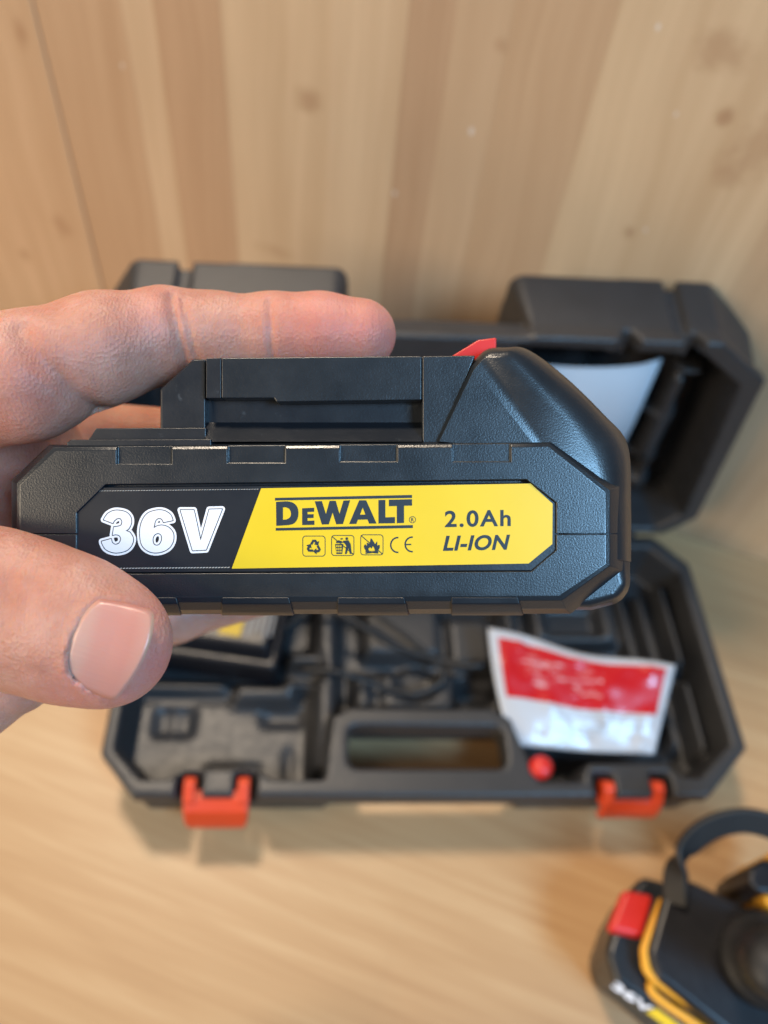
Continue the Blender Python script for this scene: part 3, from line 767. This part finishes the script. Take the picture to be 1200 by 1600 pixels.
# sloping floor of the groove
gv = [bp(321, 660, 7.5), bp(659, 660, 7.5), bp(659, 690, 2.4), bp(321, 690, 2.4), bp(321, 694, 8.5), bp(659, 694, 8.5)]
link('rail_floor', mesh('rail_floor', gv, [(0, 1, 2, 3), (3, 2, 5, 4), (4, 5, 1, 0), (0, 3, 4), (1, 5, 2)]), M_SHELL2, batt)
prism('ledge', [(136, 690), (150, 669), (322, 668), (322, 694), (136, 694)], 3.8, 30, M_SHELL2, bw=.3)
prism('ledge', [(104, 692), (110, 687), (330, 686), (330, 697), (104, 697)], 1.7, 30, M_SHELL2, bw=.2)
# release button
prism('release_button', [(690, 566), (706, 556), (747, 531), (776, 527), (776, 575), (690, 575)], 13, 40, M_RED, bw=.35)
# label plate and stickers
prism('label_plate', [(103, 803), (148, 761), (829, 754), (873, 789), (874, 858), (837, 892), (150, 895), (103, 860)], .5, 2.6, M_SHELL2, bw=.2)
YL = .40
def on(y): return lambda u, v: bp(u, v, y)
def flat(name, loops, y, mat, parent):
    return link(name, fill_curve(name, loops, on(y)), mat, parent)
ST = prism('black_sticker', [(147, 766), (407.5, 763), (361.5, 888.5), (152, 890), (106, 857), (106, 806)], YL + .02, YL + .12, M_STICK)
SY = prism('yellow_sticker', [(408, 763), (829, 755.5), (863.5, 787), (863, 850), (826, 880.5), (362, 888.5)], YL, YL + .12, M_YEL)
Y1, Y2, Y3 = YL - .02, YL - .04, YL - .06
# stitched silver lines along the dark sticker
def stitch(u0, v0, u1, v1, n, th, nm):
    loops = []
    for k in range(n):
        a = k / n; b_ = (k + .72) / n
        p = (u0 + (u1 - u0) * a, v0 + (v1 - v0) * a); q = (u0 + (u1 - u0) * b_, v0 + (v1 - v0) * b_)
        loops.append([(p[0], p[1] + th), (q[0], q[1] + th * .2), (q[0], q[1] - th), (p[0], p[1] - th * .2)])
    return flat(nm, loops, Y1, M_SILV, ST)
stitch(150, 767.2, 405, 764.3, 62, .55, 'stitch_line')
stitch(168, 888.2, 360, 886.6, 40, 1.15, 'stitch_line')
# 36V : heavy numerals drawn as thick strokes, white rim, dark inline, white core
def stroke_loops(path, w, closed=False):
    """outline of a polyline stroked with half-width w (round joints)"""
    P = [Vector((p[0], p[1])) for p in path]; L, R_ = [], []
    for i, p in enumerate(P):
        a = P[max(i - 1, 0)]; b_ = P[min(i + 1, len(P) - 1)]
        t = (b_ - a).normalized(); nrm = Vector((-t.y, t.x)); L.append(p + nrm * w); R_.append(p - nrm * w)
    return [(q.x, q.y) for q in L + R_[::-1]]
def tmesh(name, body, box, y, mat, parent, **kw):
    return link(name, text_mesh(name, body, box, on(y), **kw), mat, parent)
def sp2(pts, n=6, closed=False):
    P = [(a, b_, 0) for a, b_ in pts]
    if closed:
        q = spline([P[-1]] + P + P[:2], n); q = q[n:-n - 1]   # one full turn
        return [(p.x, p.y) for p in q]
    return [(p.x, p.y) for p in spline(P, n)]
# outlines of the white core of each numeral (photo positions)
three = sp2([(162, 812), (168, 803), (178, 798), (188, 798), (198, 801), (204, 808), (205, 817), (201, 826), (196, 829)], 5) + \
        sp2([(203, 832), (208, 841), (206, 851), (199, 859), (188, 863), (176, 863), (165, 858), (160, 850), (159, 846)], 5) + \
        [(173.5, 842)] + sp2([(175, 848), (180, 851), (186, 849), (189, 843), (187, 837), (181, 835), (176, 836)], 4) + \
        [(178, 823.5)] + sp2([(183, 823), (189, 821), (191, 815), (188, 810), (183, 810), (178, 814), (176.5, 817.5)], 4)
six_o = sp2([(270, 813), (266, 804), (256, 798), (244, 797.5), (231, 802), (223, 812), (219, 826), (219, 840), (222, 852), (230, 860), (242, 863.5), (256, 861), (266, 854), (271, 843), (270, 832), (263, 824), (254, 821), (246, 822), (240, 825.5)], 5) + \
        sp2([(241, 820), (243, 813), (248, 809.5), (253, 811), (255.5, 816)], 4)
six_i = sp2([(247, 833), (252, 836), (253, 843), (250, 850), (245, 852.5), (240, 850), (238.5, 843), (241, 836)], 4, True)
vee = [(282, 797), (303, 797), (313.5, 845), (327, 796), (347, 795.5), (322, 859), (301, 860)]
def sdf_fill(name, loops, d, y, mat, parent, g=.45):
    xs_ = [p[0] for p in loops[0]]; ys_ = [p[1] for p in loops[0]]
    gx = np.arange(min(xs_) - d - 1, max(xs_) + d + 1, g); gy = np.arange(min(ys_) - d - 1, max(ys_) + d + 1, g)
    GX, GY = np.meshgrid(gx, gy, indexing='ij')
    D = sd_poly(GX, GY, loops[0])
    for L in loops[1:]: D = np.maximum(D, -sd_poly(GX, GY, L))
    D = D - d; ins = D < 0
    vid = {}; V = []; Fc = []
    def vert(key, x, yy):
        if key not in vid: vid[key] = len(V); V.append(bp(x, yy, y))
        return vid[key]
    cnt = ins[:-1, :-1].astype(int) + ins[1:, :-1] + ins[:-1, 1:] + ins[1:, 1:]
    for i, j in np.argwhere(cnt > 0):
        cs = [(i, j), (i + 1, j), (i + 1, j + 1), (i, j + 1)]; poly = []
        for k in range(4):
            a, b_ = cs[k], cs[(k + 1) % 4]
            if ins[a]: poly.append(vert(a, gx[a[0]], gy[a[1]]))
            if ins[a] != ins[b_]:
                t = D[a] / (D[a] - D[b_]); lo, hi = min(a, b_), max(a, b_)
                poly.append(vert((lo, hi), gx[a[0]] + t * (gx[b_[0]] - gx[a[0]]), gy[a[1]] + t * (gy[b_[1]] - gy[a[1]])))
        if len(poly) >= 3: Fc.append(tuple(int(q) for q in poly))
    me = bpy.data.meshes.new(name); me.from_pydata([tuple(p) for p in V], [], Fc); me.update()
    return link(name, me, mat, parent)
def numeral(nm, outer, hole=None):
    for lay, (d, y, mat) in enumerate(((4.6, Y1, M_WHITE), (1.3, Y2, M_INK), (0.0, Y3, M_WHITE))):
        sdf_fill(nm, [outer] + ([hole] if hole else []), d, y, mat, ST)
numeral('numeral_three', three); numeral('numeral_six', six_o, six_i); numeral('letter_v', vee)
# logo
def zp(pts): return [(400 + x / 2.4, 740 + y / 2.4) for x, y in pts]
Yk = YL - .03
flat('logo_bar', [zp([(71, 91), (585, 80), (585, 91), (71, 101)])], Yk, M_INK, SY)
flat('logo_bar', [zp([(74, 204), (588, 193), (588, 204), (74, 214)])], Yk, M_INK, SY)
d_out = [(75, 106), (110, 104)] + sp2([(120, 104), (140, 110), (155, 126), (159, 148), (155, 170), (142, 187), (122, 193)], 5) + [(76, 196)]
d_in = [(101, 127), (108, 126)] + sp2([(113, 126.5), (125, 133), (131, 149), (127, 164), (114, 172)], 5) + [(101, 173)]
flat('logo_letter', [zp(d_out), zp(d_in)], Yk, M_INK, SY)
flat('logo_letter', [zp([(173, 130), (218, 128), (218, 143), (193, 144), (193, 152.5), (216, 152), (216, 166), (193, 167), (193, 177), (219, 176), (219, 192), (173, 193)])], Yk, M_INK, SY)
flat('logo_letter', [zp([(220, 104), (247, 103), (262, 152), (276, 102), (299, 102), (313, 151), (328, 101), (353, 100), (326, 189), (301, 190), (287, 146), (273, 190), (247, 191)])], Yk, M_INK, SY)
flat('logo_letter', [zp([(387, 100), (413, 100), (452, 187), (424, 187.5), (418, 172), (382, 173), (376, 188.5), (349, 189)]), zp([(390, 154), (410, 153.5), (400, 127)])], Yk, M_INK, SY)
flat('logo_letter', [zp([(459, 99), (485, 98.5), (485, 164), (521, 163), (521, 186), (459, 187)])], Yk, M_INK, SY)
flat('logo_letter', [zp([(498, 98), (585, 96), (585, 120), (555, 120.5), (555, 185), (528, 186), (528, 121.5), (498, 122)])], Yk, M_INK, SY)
def circ(cx, cy, r, n=28): return [(cx + r * math.cos(2 * math.pi * k / n), cy + r * math.sin(2 * math.pi * k / n)) for k in range(n)]
flat('registered_ring', [circ(644.4, 812, 5.4), circ(644.4, 812, 4.5)], Yk, M_INK, SY)
tmesh('registered_letter', 'R', (642.2, 809, 646.8, 815.2), Yk, M_INK, SY, offset=.01)
# pictograms
def rrect(x0, y0, x1, y1, r, n=5):
    o = []
    for cx, cy, a0 in ((x1 - r, y0 + r, -90), (x1 - r, y1 - r, 0), (x0 + r, y1 - r, 90), (x0 + r, y0 + r, 180)):
        for k in range(n + 1):
            a = math.radians(a0 + 90 * k / n); o.append((cx + r * math.cos(a), cy + r * math.sin(a)))
    return o
def ring_icon(x0, y0, x1, y1, nm):
    return flat(nm, [rrect(x0, y0, x1, y1, 5), rrect(x0 + 1.1, y0 + 1.1, x1 - 1.1, y1 - 1.1, 4)], Yk, M_INK, SY)
i1 = ring_icon(472.5, 837, 508.5, 869.5, 'recycling_sign')
i2 = ring_icon(517.5, 836, 553.5, 868.5, 'bin_sign')
i3 = ring_icon(563, 835, 599, 867.5, 'no_fire_sign')
def rot(pts, a, c): 
    ca, sa = math.cos(a), math.sin(a)
    return [(c[0] + (x - c[0]) * ca - (y - c[1]) * sa, c[1] + (x - c[0]) * sa + (y - c[1]) * ca) for x, y in pts]
c1 = (490.5, 854.5)
arrow = [(484.6, 849.6), (488.4, 843.2), (493.4, 843.2), (496.0, 846.6), (498.6, 845.2), (497.2, 852.6), (490.4, 850.2), (492.8, 848.6), (490.8, 846.2), (487.6, 851.4)]
flat('arrows', [rot(arrow, 2 * math.pi * k / 3, c1) for k in range(3)], Yk - .02, M_INK, i1)
def bar2(p, q, w): return stroke_loops([p, q], w)
flat('bin', [[(523.5, 850), (536.5, 850), (534.5, 865.5), (525.5, 865.5)]] + [rrect(525.2 + 3.1 * i, 851.6 + 4.4 * j, 527.4 + 3.1 * i, 854.8 + 4.4 * j, .4, 1) for i in range(3) for j in range(3)], Yk - .02, M_INK, i2)
flat('rubbish', [[(525, 846), (529, 844), (534, 845.5), (536, 848.4), (525, 848.4)], [(531.5, 841.5), (535, 840.5), (536, 842.4), (532.5, 843.2)]], Yk - .02, M_INK, i2)
flat('figure', [circ(541.8, 841.6, 2.2, 14), [(539.2, 844.6), (544.4, 844.2), (547.8, 850), (549.6, 865.4), (546.6, 865.4), (544.4, 856.4), (541.6, 865.4), (538.8, 865.4), (541, 853), (538.8, 849.6), (535.2, 846.6), (536, 845)]], Yk - .02, M_INK, i2)
flat('slash', [bar2((518.5, 838), (552.5, 866.5), .55)], Yk - .04, M_INK, i2)
fl = sp2([(572, 861), (568.5, 855), (570.5, 850.5), (573.5, 853), (573, 848), (577.5, 849), (579.5, 841), (584.5, 847.5), (586, 850), (589.2, 846), (589.5, 852), (593, 851.5), (592.8, 857), (588.6, 861.5)], 3)
fi = sp2([(577, 860.8), (575.4, 857.5), (578.4, 855), (580.4, 857), (582.8, 852.4), (585, 857.6), (586, 860.6)], 3)
flat('flame', [fl, fi], Yk - .02, M_INK, i3)
flat('logs', [bar2((571, 861.5), (591, 864), 1.0), bar2((571, 864.4), (591, 861.6), 1.0)], Yk - .03, M_INK, i3)
flat('slash', [bar2((564, 836.6), (598, 866), .55)], Yk - .04, M_INK, i3)
def arcp(cx, cy, rx, ry, a0, a1, n=14): return [(cx + rx * math.cos(math.radians(a0 + (a1 - a0) * k / n)), cy + ry * math.sin(math.radians(a0 + (a1 - a0) * k / n))) for k in range(n + 1)]
flat('conformity_letter', [stroke_loops(arcp(621.5, 851.5, 11, 11.6, 85, 275), 1.15)], Yk, M_INK, SY)
flat('conformity_letter', [stroke_loops(arcp(644, 850.6, 11, 11.4, 85, 275), 1.15)], Yk, M_INK, SY)
flat('conformity_letter', [bar2((633.4, 850.8), (642.4, 850.6), 1.0)], Yk - .02, M_INK, SY)
tmesh('capacity_text', '2.0Ah', (695, 798, 798, 824), Yk, M_INK, SY, offset=.022, space=1.16)
tmesh('chemistry_text', 'LI-ION', (692, 837, 797, 861), Yk, M_INK, SY, offset=.030, shear=.22, space=1.06)

# ------------------------------------------------------------------ hand (meshed in lens axes: x right, y away, z up, metres)
def build_hand():
    xs = np.concatenate([np.arange(-.330, -.090, .0022), np.arange(-.090, .008, .00062)])
    ys = np.concatenate([np.arange(.112, .160, .00068), np.arange(.160, .252, .0011)])
    zs = np.arange(-.064, .058, .00068)
    X, Y, Z = np.meshgrid(xs.astype(np.float32), ys.astype(np.float32), zs.astype(np.float32), indexing='ij')
    def P(u, v, d): return np.array([(u - 600) / FPX * d * .001, d * .001, (800 - v) / FPX * d * .001], np.float32)
    def cone(a, b, ra, rb, flat=1.0):
        ab = b - a; L2 = float(ab @ ab)
        px_, py_, pz_ = X - a[0], (Y - a[1]) , Z - a[2]
        t = np.clip((px_ * ab[0] + py_ * ab[1] + pz_ * ab[2]) / L2, 0, 1)
        dx = px_ - t * ab[0]; dy = (py_ - t * ab[1]) / flat; dz = pz_ - t * ab[2]
        return np.sqrt(dx * dx + dy * dy + dz * dz) - (ra + (rb - ra) * t)
    def chain(nodes, k, flat=1.0):
        d = None
        for (a, b) in zip(nodes[:-1], nodes[1:]):
            c = cone(P(*a[:3]), P(*b[:3]), a[3] * .001, b[3] * .001, flat)
            d = c if d is None else smin(d, c, k)
        return d
    palm = chain([(-190, 560, 172, 15), (-170, 720, 184, 19), (-240, 870, 188, 21), (-420, 900, 196, 24), (-760, 960, 205, 25), (-1250, 1040, 215, 29)], .012)
    web = chain([(-150, 600, 165, 15), (-10, 660, 182, 15), (30, 760, 190, 16), (-60, 900, 186, 16)], .008)
    heel = chain([(-260, 1040, 172, 15), (-80, 1075, 165, 13), (20, 1048, 164, 9.5)], .006)
    index = chain([(-150, 625, 158, 14.5), (40, 588, 154, 12.4), (160, 545, 158, 11.0), (258, 523, 163, 9.5), (330, 523, 165, 8.6), (430, 522, 166, 8.35), (500, 520, 166, 8.1), (563, 523, 166, 7.7)], .003)
    middle = chain([(-60, 690, 195, 10), (120, 682, 205, 9.5), (330, 690, 218, 8.5)], .004)
    ring = chain([(-80, 900, 196, 12), (120, 965, 212, 9.6), (270, 957, 226, 8.5), (415, 926, 232, 6.6)], .004)
    thumb = chain([(-330, 830, 156, 17), (-150, 900, 142, 14.2), (0, 947, 137, 13.2), (60, 966, 136.2, 13.0), (120, 986, 135.6, 12.5), (166, 1003, 135.2, 11.5)], .003, .80)
    rest = smin(smin(palm, web, .010), heel, .010)
    rest = smin(rest, middle, .004); rest = smin(rest, ring, .004)
    F = smin(rest, index, .0045)
    F = smin(F, thumb, .006)
    # nail bed: pocket in the thumb
    nb = nail_poly(1.0)
    U2 = X / Y * FPX + 600; V2 = 800 - Z / Y * FPX
    s = slice(int(np.searchsorted(xs, -.062)), int(np.searchsorted(xs, -.030)))
    k0, k1 = int(np.searchsorted(ys, .120)), int(np.searchsorted(ys, .134))
    m0, m1 = int(np.searchsorted(zs, -.040)), int(np.searchsorted(zs, -.008))
    u, v_ = U2[s, k0:k1, m0:m1], V2[s, k0:k1, m0:m1]
    dp = sd_poly(u, v_, nb) * (.126 / FPX)
    bed = nail_depth(u, v_) + .00030
    pocket = np.maximum(dp, (Y[s, k0:k1, m0:m1] - bed) * .9)
    sx = ((u - 172) * math.cos(NA) + (v_ - 1016) * math.sin(NA)) * (.126 / FPX)      # along the nail
    fold = .00045 * np.exp(-((dp - .0007) / .0009) ** 2) * np.clip((.0035 - sx) / .003, 0, 1)
    F[s, k0:k1, m0:m1] = smax(F[s, k0:k1, m0:m1] - fold, -pocket, .00035)
    # folds: finger joints and the crease at the finger root
    def crease(pts, depth, width, d):
        nonlocal F
        c = None
        Q = [P(a, b, d) for a, b in pts]
        for a, b in zip(Q[:-1], Q[1:]):
            ab = b - a; L2 = float(ab[0] ** 2 + ab[2] ** 2)
            t = np.clip(((X - a[0]) * ab[0] + (Z - a[2]) * ab[2]) / L2, 0, 1)
            q = (X - a[0] - t * ab[0]) ** 2 + (Z - a[2] - t * ab[2]) ** 2
            c = q if c is None else np.minimum(c, q)
        F = F + np.where(Y < (d + 10) * .001, depth * np.exp(-c / width ** 2), 0).astype(np.float32)
    crease([(264, 462), (274, 500), (282, 545), (284, 590)], .0010, .0009, 155)
    crease([(284, 470), (296, 510), (304, 560)], .0006, .0008, 156)
    crease([(421, 470), (424, 510), (424, 560)], .0007, .0008, 158)
    crease([(434, 475), (438, 510), (440, 560)], .00022, .0007, 158)
    crease([(55, 528), (72, 560), (100, 588), (122, 622), (150, 655)], .0012, .0020, 150)
    crease([(190, 480), (205, 520), (215, 560)], .00012, .0012, 152)
    for q, dd in (([(0, 868), (16, 905), (10, 950)], .00028), ([(34, 866), (24, 905), (26, 960), (4, 1010)], .00030), ([(62, 880), (50, 925), (50, 975)], .00018), ([(20, 1020), (45, 1040), (80, 1052)], .00018)):
        crease(q, dd, .0011, 128)
    me = nets(F, xs, ys, zs, 'hand')
    n = len(me.vertices); co = np.empty(n * 3, np.float32); me.vertices.foreach_get('co', co); co = co.reshape(-1, 3)
    uu = co[:, 0] / co[:, 1] * FPX + 600; vv = 800 - co[:, 2] / co[:, 1] * FPX
    g = lambda cu, cv, r, d0, d1: np.exp(-((uu - cu) ** 2 + (vv - cv) ** 2) / r ** 2) * ((co[:, 1] > d0) & (co[:, 1] < d1))
    fl_ = .55 * g(510, 515, 95, .15, .19) + .30 * g(600, 520, 45, .15, .19) + .30 * g(235, 490, 50, .14, .18) + .75 * g(255, 1040, 48, .11, .16) + .5 * g(200, 1100, 45, .11, .16) + .35 * g(235, 960, 40, .11, .16) + .35 * g(110, 1095, 60, .11, .16) + .25 * g(40, 600, 80, .13, .2)
    at_ = me.attributes.new('flush', 'FLOAT', 'POINT'); at_.data.foreach_set('value', np.clip(fl_, 0, 1).astype(np.float32))
    return me
def nail_poly(g):
    base_ = sp2([(151, 941), (160, 938), (195, 943), (228, 952), (237, 958), (239, 970), (234, 1003), (214, 1048), (188, 1084), (178, 1092), (166, 1090), (134, 1076), (114, 1060), (106, 1042), (109, 1012), (120, 982), (136, 955)], 4, True)
    return base_
NA = math.atan2(30, 95)                    # nail axis in the picture
def nail_depth(u, v):
    du, dv = u - 172, v - 1016
    s_ = (du * math.cos(NA) + dv * math.sin(NA)) * .126 / FPX      # towards the tip
    t_ = (-du * math.sin(NA) + dv * math.cos(NA)) * .126 / FPX
    return .1259 + 34.0 * t_ * t_ + np.where(s_ > 0, 9.0 * s_ * s_ - .016 * s_, .055 * s_)
hand_me = build_hand()
HO = Vector((-.250, .205, -.03))
hand_me.transform(Matrix.Translation(-HO))
hand = link('hand', hand_me, M_SKIN)
hm = HB.to_4x4(); hm.translation = CAM + HB @ HO; hand.matrix_world = hm
tag(hand, 'bare left hand gripping the battery between thumb and fingers', 'hand')
def build_nail():
    out = nail_poly(1.0); n = len(out)
    cen = (sum(p[0] for p in out) / n, sum(p[1] for p in out) / n)
    v = []; uvs = []; R_ = 9
    def p3(u, v_, lift): 
        d = nail_depth(np.float64(u), np.float64(v_)) + lift
        return Vector(((u - 600) / FPX * d, d, (800 - v_) / FPX * d)) - HO
    for r in range(R_ + 1):
        k = r / R_
        for (a, b_) in out:
            u = cen[0] + (a - cen[0]) * k * 1.02; w = cen[1] + (b_ - cen[1]) * k * 1.02
            v.append(p3(u, w, -.00012 + .00010 * max(0, (k - .9) / .1)))
            du, dv = u - 172, w - 1016
            s_ = du * math.cos(NA) + dv * math.sin(NA); t_ = -du * math.sin(NA) + dv * math.cos(NA)
            uvs.append(((s_ + 62) / 118 - (t_ / 78) ** 2 * -.07, (t_ + 75) / 150))
    for (a, b_) in out:
        v.append(p3(cen[0] + (a - cen[0]) * .985, cen[1] + (b_ - cen[1]) * .985, .0006)); uvs.append((1.0, .5))
    f = []
    for r in range(R_ + 1):
        for i in range(n):
            j = (i + 1) % n
            f.append((r * n + i, r * n + j, (r + 1) * n + j, (r + 1) * n + i))
    me = mesh('nail', v, f, True)
    l = me.uv_layers.new(name='UVMap')
    for lp in me.loops: l.data[lp.index].uv = uvs[lp.vertex_index]
    return me
link('nail', build_nail(), M_NAIL, hand)
